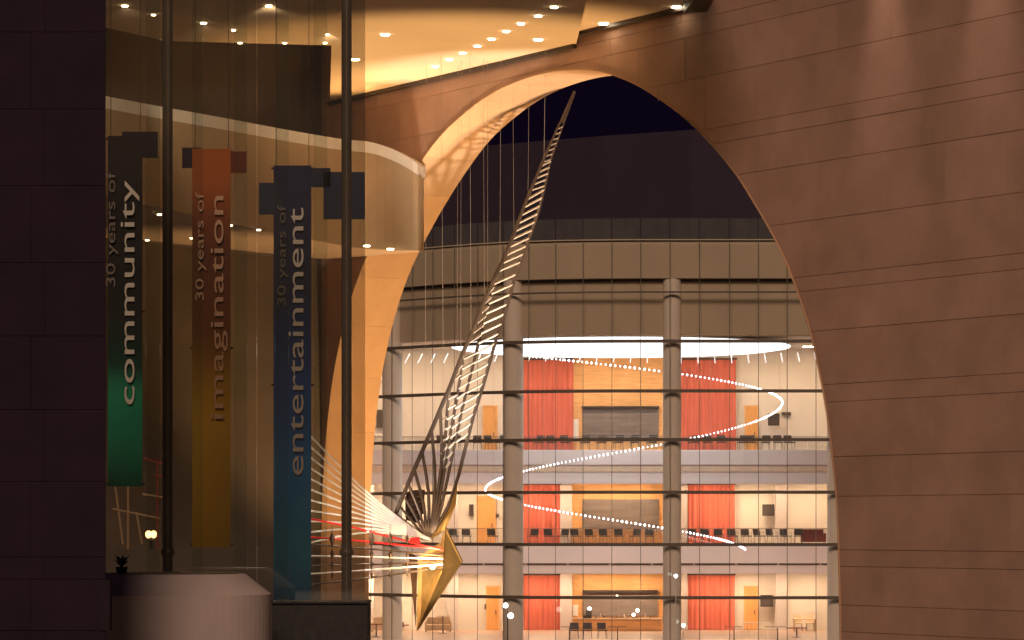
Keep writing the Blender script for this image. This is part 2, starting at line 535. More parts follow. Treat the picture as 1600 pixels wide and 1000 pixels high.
# balcony
bpath = [(60,90.3),(165,93.0),(250,95.3),(350,98.0),(450,101.0),(520,103.0),(560,103.8),(600,103.8),(632,103.5),(650,103.3),(657,103.5)]
bpts = catmull([(XP(px, Y), Y) for px, Y in bpath], 3)
def b_top(x, y):
    px = HX + x/y*F
    zl = 12.46
    if px <= 565: return CZ + zl
    t = min((px-565)/92.0, 1); return CZ + zl - 0.85*t**1.7
def b_bot(x, y):
    px = HX + x/y*F
    return CZ + 9.5 - 0.65*max(0, min((px-200)/457.0, 1))
V = []; Fc = []
for x, y in bpts:
    V += [(x, y, b_bot(x,y)), (x, y, b_top(x,y)-0.36), (x+0.1, y+0.35, b_top(x,y)-0.36), (x+0.1, y+0.35, b_bot(x,y))]
for i in range(len(bpts)-1):
    for j in range(4):
        Fc.append((i*4+j, (i+1)*4+j, (i+1)*4+(j+1) % 4, i*4+(j+1) % 4))
k = len(bpts)-1
Fc += [(0,1,2,3), (k*4+3,k*4+2,k*4+1,k*4)]
xe, ye = bpts[-1]
balc = MB().add(V, Fc).build('balcony', M['fascia'], arch_b)
e2 = wxy(664, -0.06); 
V = []; Fc = []
for x, y in bpts:
    zt = b_top(x,y)
    V += [(x-0.03, y-0.05, zt-0.36), (x-0.03, y-0.05, zt), (x+0.15, y+0.45, zt), (x+0.15, y+0.45, zt-0.355)]
for i in range(len(bpts)-1):
    for j in range(4):
        Fc.append((i*4+j, (i+1)*4+j, (i+1)*4+(j+1) % 4, i*4+(j+1) % 4))
Fc += [(0,1,2,3), (k*4+3,k*4+2,k*4+1,k*4)]
MB().add(V, Fc).build('coping', M['coping'], balc)
# underside of the balcony back to the wall
V = []; Fc = []
for x, y in bpts:
    px = HX + x/y*F
    if px > 510:
        q = A + Dv*px_u(min(px, 655)) + Nv*(-0.05); bx_, by_ = q.x, q.y
        if px > 655: bx_, by_ = wxy(656)
    else:
        by_ = 106 + max(0, (px-165))*0.0095; bx_ = XP(px, by_)
    z = b_bot(x, y)
    V += [(x+0.05, y+0.1, z+0.012), (bx_, by_, z+0.012)]
for i in range(len(bpts)-1):
    Fc.append((2*i, 2*i+2, 2*i+3, 2*i+1))
MB().add(V, Fc).build('underside', M['underside'], balc)

# small ceiling downlights
def downlight(px, py, zpl, label, r=0.10, grp='ceiling downlights'):
    Y = (zpl-CZ)*F/(HY-py); c = (XP(px, Y), Y, zpl)
    e = empty('downlight', c, label, 'downlight', grp)
    MB().lathe([(r*1.5, -0.012), (r*1.5, -0.002)], c, 14).build('trim_ring', M['coping'], e)
    MB().lathe([(r*1.1, -0.045), (r*1.25, -0.014)], c, 14).build('lens', M['e_down'], e)
    return c
row = [(680,103),(702,92),(723,82),(746,71),(768,60),(791,48),(814,36),(841,24),(866,10)]
for i, (x, y) in enumerate(row):
    downlight(x, y, ZC1, 'small glowing downlight above the arch, %s from the left of nine' % ORD[i], 0.085)
for x, y, lb in ((602,53,'large glowing downlight alone in the ceiling just right of the glass'),
                 (555,92,'glowing downlight beside the right steel post, seen through the glass'),
                 (841,61,'glowing downlight nearest the step in the yellow ceiling')):
    downlight(x, y, ZC1, lb, 0.11)
for x, y, lb in ((943,36,'glowing downlight on the raised ceiling right of the step'), (1057,10,'rightmost glowing downlight at the end of the raised ceiling')):
    downlight(x, y, ZC2, lb, 0.115)
gl = [(195,8),(318,35),(420,8),(365,46),(445,66),(512,53),(375,66),(508,66),(240,22)]
for i, (x, y) in enumerate(gl):
    downlight(x, y, ZC1 - 0.001, 'downlight in the ceiling behind the glass enclosure, %s of nine from the pier' % ORD[sorted(gl).index((x, y))], 0.05 if i > 2 else 0.075)
for x, y, z_, lb in ((573,383,CZ+8.98,'left one of two downlights under the rounded balcony end'), (610,388,CZ+8.93,'right one of two downlights under the rounded balcony end'),
                 (404,358,CZ+9.2,'downlight under the balcony left of the blue banner'), (249,334,CZ+9.42,'downlight under the balcony touching the left steel post'),
                 (230,374,CZ+9.43,'downlight under the balcony beside the green banner'), (300,371,CZ+9.33,'downlight under the balcony left of the orange banner'), (360,351,CZ+9.25,'downlight under the balcony right of the orange banner')):
    downlight(x, y, z_, lb, 0.055 if x < 500 else 0.09, 'balcony downlights')
# unseen floodlights added to brighten the porch, behind the parapet and below the arch
def flood(loc, target, energy, color, spot, label, blend=0.6, size=0.15):
    loc = Vector(loc); e = empty('floodlight', loc, label, 'floodlight')
    d = (Vector(target)-loc).normalized()
    q = d.to_track_quat('-Z', 'Y').to_matrix().to_4x4()
    m = MB().box(-0.16,0.16,-0.12,0.12,0.0,0.16); m.v = [tuple(loc + (q @ Vector(v))) for v in m.v]
    m.build('housing', M['black'], e)
    m = MB().box(-0.14,0.14,-0.10,0.10,-0.012,-0.002); m.v = [tuple(loc + (q @ Vector(v))) for v in m.v]
    m.build('lens', M['e_down'], e)
    MB().tube([loc + d*(-0.1), loc + d*(-0.1) - Vector((0,0,0.35))], 0.02).build('stand', M['black'], e)
    lamp('flood_beam', 'SPOT', loc + d*0.06, energy, color, e, target, size, spot, blend)
WARM = (1.0, 0.60, 0.26)
def off_wall(px, d, z):
    q = A + Dv*px_u(px) + Nv*(-d); return Vector((q.x, q.y, z))
flood(off_wall(640, 0.75, CZ+11.7), off_wall(700, 3.0, ZC1), 1500, WARM, 150, 'floodlight behind the rounded balcony end aimed at the ceiling')
flood(off_wall(590, 1.3, CZ+12.0), off_wall(600, 3.2, ZC1), 900, WARM, 150, 'floodlight on the balcony aimed up at the ceiling')
flood(off_wall(720, -0.9, 0.4), off_wall(575, -0.9, CZ+5), 12000, WARM, 70, 'floodlight on the plaza washing the arch lining')  # added below the frame to make the arch lining glow
flood(off_wall(860, 2.6, 0.4), off_wall(820, 2.6, ZC1), 16000, WARM, 46, 'floodlight on the plaza aimed up at the porch ceiling')  # added below the frame to lift the ceiling
for k, (px, py, tx, ty, TY) in enumerate(((195,8,215,165,94.2),(318,35,330,190,97.4),(420,8,450,208,101),(512,53,540,224,103.4))):
    Y = (ZC1-CZ)*F/(HY-py)
    d_ = [o for o in bpy.data.objects if o.name.startswith('downlight') and (o.location - Vector((XP(px,Y), Y, ZC1-.001))).length < .05][0]
    lamp('downlight_beam', 'SPOT', (XP(px,Y), Y, ZC1-.08), 520, (1.0, .80, .58), d_, P(tx, ty, TY), .08, 62, .7)
# wall washers high on the right wall, above the frame
for pxw, en, lb in ((1385, 2600, 'wall washer high on the stone wall, left one'), (1548, 2600, 'wall washer high on the stone wall, right one')):
    zz = CZ + 18.9
    flood(off_wall(pxw, 0.9, zz), off_wall(pxw, 0.25, zz-12), en, (1.0, 0.66, 0.50), 24, lb, 1.0)

# ------------------------------------------------------------------ concert hall across the plaza
hall = empty('concert_hall', (6, 175, 0), 'glass-fronted concert hall with lit balconies seen through the arch', 'building')
MUL = [(440,178.5),(475,177.0),(510,175.6),(545,174.3),(579,173.0),(612,171.8),(644,170.7),(676,169.6),(710,168.5),(746,167.5),(786,166.6),(826,166.0),
       (868,165.55),(911,165.25),(956,165.08),(1001,165.0),(1047,165.0),(1093,165.0),(1140,165.0),(1185,165.0),(1230,165.0),(1275,165.0),(1320,165.0),(1366,165.1),(1412,165.3),(1458,165.6)]
MP = [(XP(px, Y), Y) for px, Y in MUL]
ZR = [CZ + z for z in (-6.25, -3.76, -1.02, 1.68, 4.39, 6.90, 9.47, 12.0, 14.7)]
def along_strip(off0, off1, z0, z1, pts=MP):
    """closed band following the facade, between two setbacks"""
    V = []; Fc = []
    for x, y in pts:
        V += [(x, y+off0, z0), (x, y+off0, z1), (x, y+off1, z1), (x, y+off1, z0)]
    for i in range(len(pts)-1):
        for j in range(4):
            Fc.append((i*4+j, (i+1)*4+j, (i+1)*4+(j+1) % 4, i*4+(j+1) % 4))
    k = len(pts)-1
    Fc += [(0,1,2,3), (k*4+3,k*4+2,k*4+1,k*4)]
    return MB().add(V, Fc)
for z in ZR[1:-1]:
    h = 0.085 if z < CZ+10 else 0.05
    along_strip(-0.08, 0.05, z-h, z+h).build('horizontal_mullion', M['mullion'], hall)
for x, y in MP:
    MB().box(x-0.015, x+0.015, y-0.05, y+0.05, 0.0, CZ+14.68).build('vertical_mullion', M['mullion'], hall)
for i in range(len(MP)-1):
    (xa, ya), (xb, yb) = MP[i], MP[i+1]
    for z0, z1 in zip(ZR, ZR[1:]):
        h = 0.09
        d = 0.006
        MB().add([(xa+.025,ya,z0+h),(xb-.025,yb,z0+h),(xb-.025,yb,z1-h),(xa+.025,ya,z1-h),(xa+.025,ya+d,z0+h),(xb-.025,yb+d,z0+h),(xb-.025,yb+d,z1-h),(xa+.025,ya+d,z1-h)],
                 [(0,1,2,3)]).build('pane', M['glass_hall'], hall)
    MB().add([(xa+.025,ya+.3,CZ+14.75),(xb-.025,yb+.3,CZ+14.755),(xb-.025,yb+.3,CZ+15.85),(xa+.025,ya+.3,CZ+15.85)], [(0,1,2,3)]).build('parapet_pane', M['glass_parapet'], hall)
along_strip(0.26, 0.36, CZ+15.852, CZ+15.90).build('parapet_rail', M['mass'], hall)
# beige bulkhead behind the upper glass with its grooves
along_strip(0.80, 2.2, CZ+9.85, CZ+12.62).build('bulkhead', M['bulkhead'], hall)
along_strip(0.30, 2.15, CZ+12.74, CZ+14.66).build('upper_bulkhead', M['bulkhead'], hall)
along_strip(0.90, 2.1, CZ+12.622, CZ+12.738).build('bulkhead_groove', M['dark_edge'], hall)
along_strip(0.14, 2.4, CZ+14.69, CZ+14.745).build('roof_edge', M['bulkhead'], hall)
# roof and the dark upper mass
roofp = [(XP(440,178.5)-10, 181)] + [(x, y+2.2) for x, y in MP] + [(XP(1458,166)+4, 230), (XP(440,178)-10, 230)]
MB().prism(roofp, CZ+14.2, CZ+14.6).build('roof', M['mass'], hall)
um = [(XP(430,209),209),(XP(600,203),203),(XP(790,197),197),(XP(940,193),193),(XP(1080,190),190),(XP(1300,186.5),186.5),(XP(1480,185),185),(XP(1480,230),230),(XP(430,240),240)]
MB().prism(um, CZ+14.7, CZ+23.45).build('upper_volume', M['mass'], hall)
# front columns just inside the glass
def fac_y(px):
    for (a, ya), (b, yb) in zip(MUL, MUL[1:]):
        if a <= px <= b: return ya + (yb-ya)*(px-a)/(b-a)
for px, w in ((480,30),(613,31),(802,31),(1050,28.5),(1306,27)):
    Y = fac_y(px) + 0.78
    MB().lathe([(w/2/F*Y, 0.0), (w/2/F*Y, CZ+12.735)], (XP(px, Y), Y, 0), 28).build('column', M['column'], hall, smooth=False)

YB = 190.5; YF = 184.0       # back wall, balcony edge
XL, XR = XP(380, YB), XP(1520, YB)
def bx(px0, px1, py0, py1, Y0, Y1):
    return MB().box(XP(px0, Y0), XP(px1, Y0), Y0, Y1, ZP(py1, Y0), ZP(py0, Y0))
F3, F2, F1 = ZP(703, YF), ZP(850, YF), 0.03       # floor levels
MB().box(XL, XR, YB, YB+0.4, 0, CZ+11).build('rear_wall', M['white'], hall)
MB().box(XL, XR, YF-16, YB-0.01, 0.004, 0.03).build('lobby_floor', M['floor'], hall)
MB().box(XL-0.6, XL, YF-12, YB, 0.04, CZ+10.4).build('side_wall', M['white'], hall)
MB().box(XR, XR+0.6, YF-16, YB, 0.04, CZ+10.4).build('side_wall', M['white'], hall)
cl = [(XL, 181.5)] + [(x, y+2.25) for x, y in MP] + [(XR, YB-0.02), (XL, YB-0.02)]
MB().prism(cl, CZ+10.42, CZ+10.6).build('atrium_ceiling', M['white'], hall)
# balcony slabs
s3 = MB().box(XL, XR, YF, YB-0.01, ZP(751, YF), F3).build('balcony_slab', M['lavender'], hall)
MB().box(XL, XR, YF-0.05, YF-0.002, ZP(737, YF), ZP(729, YF)).build('wood_strip', M['tan'], s3)
MB().box(XL, XR, YF-0.10, YF-0.003, ZP(726, YF), ZP(704, YF)).build('fascia_board', M['lavender'], s3)
MB().box(XL, XR, YF-0.06, YF+0.10, ZP(756, YF), ZP(751, YF)-.002).build('slab_lip', M['lavender'], s3)
s2 = MB().box(XL, XR, YF, YB-0.01, ZP(896, YF), F2).build('balcony_slab', M['lavender'], hall)
MB().box(XL, XR, YF-0.10, YF-0.003, ZP(880, YF), ZP(852, YF)).build('fascia_board', M['lavender'], s2)
x = XP(560, YF)
while x < XR:
    MB().box(x, x+2.3, YF-0.06, YF-0.002, ZP(882.6, YF), ZP(880.5, YF)).build('dark_slot_strip', M['dark_edge'], s2); x += 2.42  # dark raised strips painting the shade of a recessed slot
# back wall dressing on the three levels
def wood(px0, px1, py0, py1, d=0.12):
    return bx(px0, px1, py0, py1, YB-d, YB-0.004).build('wood_wall', M['wood'], hall)
def door(px0, px1, py0, fl):
    Y0 = YB-0.10
    o = MB().box(XP(px0,Y0), XP(px1,Y0), Y0, YB-0.003, fl, ZP(py0, Y0)).build('door', M['door'], hall)
    fr = MB(); w = 0.10; a, b, zt = XP(px0,Y0), XP(px1,Y0), ZP(py0,Y0)
    fr.box(a-w, a-0.003, Y0-0.05, YB-0.004, fl, zt+w); fr.box(b+0.003, b+w, Y0-0.05, YB-0.004, fl, zt+w); fr.box(a-0.002, b+0.002, Y0-0.05, YB-0.004, zt+0.003, zt+w-0.002)
    fr.build('door_frame', M['wood'], o)
    MB().box(b-0.16, b-0.10, Y0-0.06, Y0-0.001, fl+0.95, fl+1.2).build('handle', M['chair_leg'], o)
wood(896, 1066, 548, 703); wood(894, 1060, 756, 850); wood(894, 1060, 897, 984)
for (y0, y1) in ((638, 702), (780, 826)):
    sh = bx(910, 1029, y0, y1, YB-0.22, YB-0.125).build('shutter', M['shutter'], hall)
    n = 9; z0, z1 = ZP(y1, YB-0.24), ZP(y0, YB-0.24)
    for k in range(n):
        MB().box(XP(911, YB-0.25), XP(1028, YB-0.25), YB-0.25, YB-0.223, z0+(z1-z0)*k/n+0.012, z0+(z1-z0)*(k+1)/n-0.012).build('slat', M['shutter'], sh)
bx(909, 1030, 634.5, 637.8, YB-0.5, YB-0.125).build('shutter_hood', M['dark_edge'], hall)
bb = bx(911, 1028, 923, 963, YB-0.22, YB-0.125).build('bar_mirror', M['shutter'], hall)
bx(911, 1028, 922, 925, YB-0.5, YB-0.125).build('shutter_hood', M['dark_edge'], hall)
door(757, 775, 636, F3); door(1166, 1182, 636, F3); door(747, 772, 777, F2); door(762, 778, 918, F1); door(1165, 1182, 918, F1); door(560, 580, 777, F2)
for lev, (z0, z1) in enumerate(((F2+0.003, ZP(756.5, YF)), (F1+0.003, ZP(897.5, YF)))):
    for px in (480, 575, 707, 884.5, 1065, 1221.5, 1318):
        Y = YB - 1.2
        MB().box(XP(px-9, Y), XP(px+9, Y), Y, Y+0.65, z0, z1).build('inner_column', M['incolumn'], hall)
# wall thermostat plates and small dark sconces on the white walls
for px0, px1, y0, y1, nm in ((733,740,788,806,'sconce'),(776,780,803,808,'switch_plate'),(757,760,944,952,'switch_plate'),(628,631,972,980,'switch_plate'),(588,598,640,668,'wall_grille'),(1222,1236,644,649,'wall_sign'),(896,904,655,685,'notice_board'),(895,903,945,962,'notice_board')):
    bx(px0, px1, y0, y1, YB-0.22, YB-0.125 if px0 in (896, 895) else YB-0.003).build(nm, M['dark_edge'] if nm == 'sconce' else (M['coping'] if nm == 'notice_board' else M['chair_leg']), hall)
# glass balustrades
for z0, y0 in ((F3, 683), (F2, 826)):
    zt = ZP(y0, YF)
    MB().tube([(XL, YF+0.06, zt+0.02), (XR, YF+0.06, zt+0.02)], 0.02, 6).build('handrail', M['chair_leg'], hall)
    x = XL
    while x < XR - 0.1:
        MB().add([(x+.02,YF+.06,z0+.02),(min(x+3.3,XR)-.02,YF+.06,z0+.02),(min(x+3.3,XR)-.02,YF+.06,zt),(x+.02,YF+.06,zt)], [(0,1,2,3)]).build('balustrade_pane', M['glass_rail'], hall); x += 3.3
# warm lights set in the ceilings of the balconies (recessed strips)
def warm_light(x, y, z, w, l, label, m):
    e = empty('ceiling_light', (x, y, z), label, 'ceiling light', 'recessed ceiling lights of the concert hall')
    MB().box(x-w/2-.06, x+w/2+.06, y-l/2-.06, y+l/2+.06, z-0.012, z-0.003).build('trim_frame', M['coping'], e)
    MB().box(x-w/2, x+w/2, y-l/2, y+l/2, z-0.03, z-0.013).build('diffuser', m, e)
bays = [500, 570, 650, 740, 845, 930, 1000, 1110, 1180, 1270, 1350]
for li, (z, nm) in enumerate(((ZP(751, YF), 'middle'), (ZP(896, YF), 'lowest'))):
    for k, px in enumerate(bays):
        warm_light(XP(px, 188.3), 188.3, z, 1.4, 0.30, 'recessed warm ceiling light on the %s level, %s from the left' % (nm, ORD[k]), M['e_warm'])
for k, px in enumerate(bays):
    warm_light(XP(px, 187), 187.0, CZ+10.42, 1.1, 0.30, 'recessed warm ceiling light on the top level, %s from the left' % ORD[k], M['e_warm'])

# luminous dish and strip lights under the atrium ceiling
dc = (XP(970, 176.6), 176.6, CZ+9.66)
dish = empty('ceiling_dish', dc, 'wide round dish glowing cool white under the concert hall ceiling', 'ceiling lamp')
MB().lathe([(8.6, 0.0), (9.3, 0.10), (9.35, 0.16), (9.0, 0.22)], dc, 64).build('glowing_dish', M['e_dish'], dish)
MB().lathe([(9.38, 0.165), (9.45, 0.225), (9.0, 0.235)], dc, 64).build('rim', M['coping'], dish)
for k in range(6):
    a = k*math.pi/3
    MB().tube([(dc[0]+7*math.cos(a), dc[1]+7*math.sin(a), dc[2]+0.2), (dc[0]+7*math.cos(a), dc[1]+7*math.sin(a), CZ+10.42)], 0.02, 5).build('hanger', M['chair_leg'], dish)
k = 0
for px in list(range(600, 700, 20)) + list(range(700, 1330, 26)):
    Y = 186.0 + 1.2*math.sin(px*0.013)
    x = XP(px, Y); ang = (x-dc[0])*0.05
    o = MB().tube([(x, Y, CZ+9.98), (x+math.sin(ang)*0.6, Y+2.0, CZ+9.56)], 0.024, 5).build('strip_light', M['e_cool'])
    tag(o, 'thin cool strip light by the top-level ceiling, %s from the left' % (ORD[k] if k < 30 else 'last'), 'strip light', 'strip lights under the atrium ceiling'); k += 1

# spiral string of lights
hc = Vector((XP(990, 175.2), 175.2))
sp = []
N = 290
for i in range(N+1):
    th = -185 + (360+185-25)*i/N
    if th < 0: y = 632 + 92*(th/185.0)
    elif th < 180: y = 632 + 133*th/180.0
    else: y = 765 + 108*(th-180)/180.0
    r = 8.12 if th < 180 else 8.12 - 1.6*((th-180)/155.0)**2
    a = R(th)
    sgn = -1 if True else 1
    yy = hc.y + r*math.sin(a)
    sp.append(Vector((hc.x + r*math.cos(a), yy, CZ + (HY-y)/F*175.2)))
spiral = empty('spiral_chandelier', (hc.x, hc.y, CZ-1.8), 'spiral string of white light beads winding down through the glass hall', 'chandelier')
MB().tube(sp[::4], 0.018, 5).build('cable', M['steel'], spiral)
mb = MB()
for p in sp[::1]:
    r = 0.062*random.uniform(.75, 1.2)
    mb.add([p+Vector(d)*r for d in ((1,0,0),(-1,0,0),(0,1,0),(0,-1,0),(0,0,1),(0,0,-1))],
           [(0,2,4),(2,1,4),(1,3,4),(3,0,4),(2,0,5),(1,2,5),(3,1,5),(0,3,5)])
o = mb.build('light_beads', M['e_bead'], spiral); o['kind'] = 'stuff'
for i in range(14, 290, 40):
    MB().tube([sp[i], (sp[i].x, sp[i].y, CZ+9.6)], 0.006, 4).build('suspension_wire', M['cable'], spiral)

# red curtains
def curtain(px0, px1, z0, z1, Y, label):
    xa, xb = XP(px0, Y), XP(px1, Y); n = max(30, int((xb-xa)/0.045)); V = []; Fc = []
    ph = random.random()*6
    for i in range(n+1):
        x = xa + (xb-xa)*i/n; s = x*2*math.pi/0.30 + ph
        yy = Y + 0.022*math.sin(s) + 0.02*math.sin(s*0.37+1)
        V += [(x, yy, z0), (x, yy*1.0, z1), (x, yy+0.02, z1), (x, yy+0.02, z0)]
    for i in range(n):
        for j in range(4): Fc.append((i*4+j, (i+1)*4+j, (i+1)*4+(j+1) % 4, i*4+(j+1) % 4))
    Fc += [(0,1,2,3), (n*4+3,n*4+2,n*4+1,n*4)]
    e = empty('curtain', ((xa+xb)/2, Y, z0), label, 'curtain', 'red curtains of the concert hall')
    MB().add(V, Fc).build('cloth', M['red'], e)
    MB().box(xa-0.05, xb+0.05, Y-0.12, Y+0.12, z1+0.003, z1+0.10).build('track', M['dark_edge'], e)
YC = YB-0.35
for (a, b, z0, z1, lb) in ((818,896,F3+.02,ZP(562,YC),'tall red curtain left of the wood wall on the top level'), (1064,1150,F3+.02,ZP(562,YC),'tall red curtain right of the wood wall on the top level'),
                        (818,876,F2+.02,ZP(757.5,YC),'red curtain left of the wood wall on the middle level'), (1075,1148,F2+.02,ZP(757.5,YC),'red curtain right of the wood wall on the middle level'),
                        (818,876,F1+.02,ZP(899,YC),'red curtain left of the bar on the lowest level'), (1075,1148,F1+.02,ZP(899,YC),'red curtain right of the bar on the lowest level')):
    curtain(a, b, z0, z1, YC, lb)

# loudspeakers on the white walls
for x0, x1, y0, y1, lb in ((1200,1218,646,665,'black loudspeaker on the top-level white wall'), (1191,1210,788,806,'black loudspeaker on the middle-level white wall'), (1188,1208,930,948,'black loudspeaker on the lowest-level white wall')):
    Y = YB-0.75; c = P((x0+x1)/2, (y0+y1)/2, Y); w = (x1-x0)/F*Y/2; h = (y1-y0)/F*Y/2
    e = empty('loudspeaker', (c.x, Y, c.z-h), lb, 'loudspeaker', 'wall loudspeakers')
    MB().add([(c.x-w,Y,c.z-h),(c.x+w,Y,c.z-h),(c.x+w,Y,c.z+h),(c.x-w,Y,c.z+h),(c.x-w*.7,Y+.4,c.z-h*.9),(c.x+w*.7,Y+.4,c.z-h*.9),(c.x+w*.7,Y+.4,c.z+h),(c.x-w*.7,Y+.4,c.z+h)],
             [(0,1,2,3),(4,7,6,5),(0,4,5,1),(1,5,6,2),(2,6,7,3),(3,7,4,0)]).build('cabinet', M['black'], e)
    MB().box(c.x-w*.85, c.x+w*.85, Y-.02, Y-.002, c.z-h*.85, c.z+h*.85).build('grille', M['chair'], e)
    MB().tube([(c.x, Y+.38, c.z), (c.x, YB, c.z)], 0.04).build('bracket', M['black'], e)

# chairs
def chair_data(mat_seat, tall=0.86):
    return dict(
        seat=MB().box(-.25,.25,-.24,.24,.42,.48).mesh('seat'),
        backrest=MB().add([(-.25,.22,.50),(.25,.22,.50),(.25,.27,.50),(-.25,.27,.50),(-.24,.32,tall),(.24,.32,tall),(.24,.36,tall),(-.24,.36,tall)],
                          [(0,3,2,1),(4,5,6,7),(0,1,5,4),(1,2,6,5),(2,3,7,6),(3,0,4,7)]).mesh('backrest'),
        legs=[MB().tube([(sx*.21, sy*.20, .42), (sx*.24, sy*.23, 0)], .016, 5).mesh('leg') for sx in (-1,1) for sy in (-1,1)],
        arms=[MB().tube([(sx*.27,-.18,.44),(sx*.27,-.18,.64),(sx*.27,.25,.66)], .014, 5).mesh('arm') for sx in (-1,1)],
        m=mat_seat)
def make_chair(d, loc, rz, name, label, group, arms=True):
    e = empty(name, loc, label, 'chair', group); e.rotation_euler = (0, 0, rz)
    link('seat', d['seat'], d['m'], e, True); link('backrest', d['backrest'], d['m'], e, True)
    for l in d['legs']: link('leg', l, M['chair_leg'], e, True)
    if arms:
        for l in d['arms']: link('arm', l, M['chair_leg'], e, True)
    return e
CD = chair_data(M['chair'])
proto = None
def place_chair(px, Y, fl, rz, label, group):
    global proto
    loc = (XP(px, Y), Y, fl + 0.003)
    if proto is None:
        proto = make_chair(CD, loc, rz, 'chair', label, group); return proto
    c = copy_tree(proto); c.location = loc; c.rotation_euler = (0,0,rz); tag(c, label, 'chair', group); return c
# note: the chairs face the glass or half sideways, backs to the room or to the rail
mid = [709,729,770,832,858,879,900,923,945,968,992,1015,1080,1102,1123,1145,1166,1187,1207,1228,1248]
for i, px in enumerate(mid):
    place_chair(px, 185.0 + random.uniform(-.1,.1), F2, R(180) + random.uniform(-.5,.5) - (0.5 if px > 1150 else 0), 'charcoal armchair behind the middle balcony rail, %s from the left' % ORD[i], 'chairs on the middle balcony')
top = [692,712,746,766,784,842,862,884,914,940,966,992,1018,1084,1106,1128,1160,1176,1196,1216,1234]
for i, px in enumerate(top):
    place_chair(px, 185.2 + random.uniform(-.2,.2), F3, R(180) + random.uniform(-.5,.5), 'charcoal chair behind the top balcony rail, %s from the left' % ORD[i], 'chairs on the top balcony')
low = [897,918,941]
for i, px in enumerate(low):
    place_chair(px, 176.5, F1, R(random.uniform(-8, 8)), 'dark chair at the bottom of the picture before the bar, %s from the left' % ORD[i], 'dark chairs before the bar')
RC = chair_data(M['redchair'], 0.9)
def sofa(px0, px1, Y, fl, m, name, label, cat):
    a, b = XP(px0, Y), XP(px1, Y)
    e = empty(name, ((a+b)/2, Y, fl), label, cat)
    MB().box(a+.12, b-.12, Y-.35, Y+.30, fl+.1, fl+.44).build('seat', m, e)
    MB().box(a+.1, b-.1, Y+.303, Y+.48, fl+.1, fl+.85).build('backrest', m, e)
    MB().box(a, a+.118, Y-.35, Y+.48, fl+.1, fl+.62).build('arm', m, e); MB().box(b-.118, b, Y-.35, Y+.48, fl+.1, fl+.62).build('arm', m, e)
    for xx in (a+.06, b-.06):
        for yy in (Y-.28, Y+.4): MB().tube([(xx, yy, fl+.003), (xx, yy, fl+.1)], .025, 5).build('leg', M['chair_leg'], e)
sofa(1252, 1290, 185.3, F2, M['redchair'], 'armchair', 'maroon armchair at the right end of the middle balcony', 'armchair')
sofa(664, 706, 187.0, F1, M['pale'], 'sofa', 'pale sofa against the wall right of the golden sculpture tip', 'sofa')
sofa(580, 600, 187.0, F1, M['pale'], 'sofa', 'pale armchair beside the left column on the lowest level', 'armchair')

# round cafe tables
def cafe_table(px, Y, fl, r, h, label, m=M['pale']):
    c = (XP(px, Y), Y, fl+.003)
    e = empty('cafe_table', c, label, 'table', 'tables on the lowest level')
    MB().lathe([(r, h-.04), (r, h)], c, 20).build('table_top', m, e)
    MB().lathe([(.04, .03), (.04, h-.042)], c, 10).build('leg', M['chair_leg'], e)
    MB().lathe([(.26, 0), (.24, .028)], c, 16).build('base', M['chair_leg'], e)
cafe_table(692, 184.5, F1, .42, 1.02, 'tall round table with a dark leg right of the golden sculpture tip')
cafe_table(588, 179.0, F1, .45, .72, 'low round table left of the golden sculpture tip', M['redchair'])
cafe_table(622, 178.0, F1, .62, .70, 'wide low round table under the golden sculpture tip', M['redchair'])
cafe_table(1245, 178.0, F1, .6, .55, 'low round table at the bottom right of the glass hall', M['redchair'])
tb = empty('side_table', (XP(1258, 188), 188, F1), 'light wooden table with chairs tucked in, right of the lowest-level door', 'table')
a, b = XP(1239, 188), XP(1276, 188)
MB().box(a, b, 187.6, 188.4, F1+.70, F1+.76).build('table_top', M['pale'], tb)
for xx in (a+.08, b-.08):
    for yy in (187.7, 188.3): MB().box(xx-.04, xx+.04, yy-.04, yy+.04, F1+.003, F1+.698).build('leg', M['pale'], tb)
PD = chair_data(M['pale'], .95)
for i, px in enumerate((1247, 1266)):
    make_chair(PD, (XP(px, 188.9), 188.9, F1+.003), 0, 'wooden_chair', 'pale wooden chair behind the light table, %s one' % ('left', 'right')[i], 'wooden chairs at the light table', False)

# bar on the lowest level, service counters above
def counter(px0, px1, py0, fl, Y, label):
    a, b, z = XP(px0, Y), XP(px1, Y), ZP(py0, Y)
    e = empty('counter', ((a+b)/2, Y, fl), label, 'counter')
    n = 6
    for k in range(n):
        MB().box(a+(b-a)*k/n+.01, a+(b-a)*(k+1)/n-.01, Y-.03, Y-.001, fl+.1, z-.12).build('front_panel', M['wood'], e)
    MB().box(a, b, Y, Y+.55, fl+.003, z-.10).build('body', M['door'], e)
    MB().box(a-.06, b+.06, Y-.12, Y+.62, z-.098, z).build('worktop', M['pale'], e)
    return z
zb = counter(896, 1034, 966, F1, 188.2, 'long wooden bar counter on the lowest level')
counter(896, 1034, 827, F2, 188.6, 'wooden bar counter on the middle level behind the chairs')
counter(900, 1034, 686, F3, 188.6, 'wooden bar counter on the top level behind the chairs')
c = P(918, 966, 188.4); e = empty('cash_register', (c.x, c.y, zb), 'black cash register at the left end of the bar', 'register')
MB().box(c.x-.24, c.x+.24, c.y-.2, c.y+.2, zb+.003, zb+.18).build('drawer', M['black'], e)
MB().add([(c.x-.1,c.y-.1,zb+.18),(c.x+.24,c.y-.1,zb+.18),(c.x+.24,c.y+.05,zb+.18),(c.x-.1,c.y+.05,zb+.18),(c.x-.1,c.y,zb+.48),(c.x+.24,c.y,zb+.48),(c.x+.24,c.y+.06,zb+.48),(c.x-.1,c.y+.06,zb+.48)],
         [(0,3,2,1),(4,5,6,7),(0,1,5,4),(1,2,6,5),(2,3,7,6),(3,0,4,7)]).build('screen', M['black'], e)
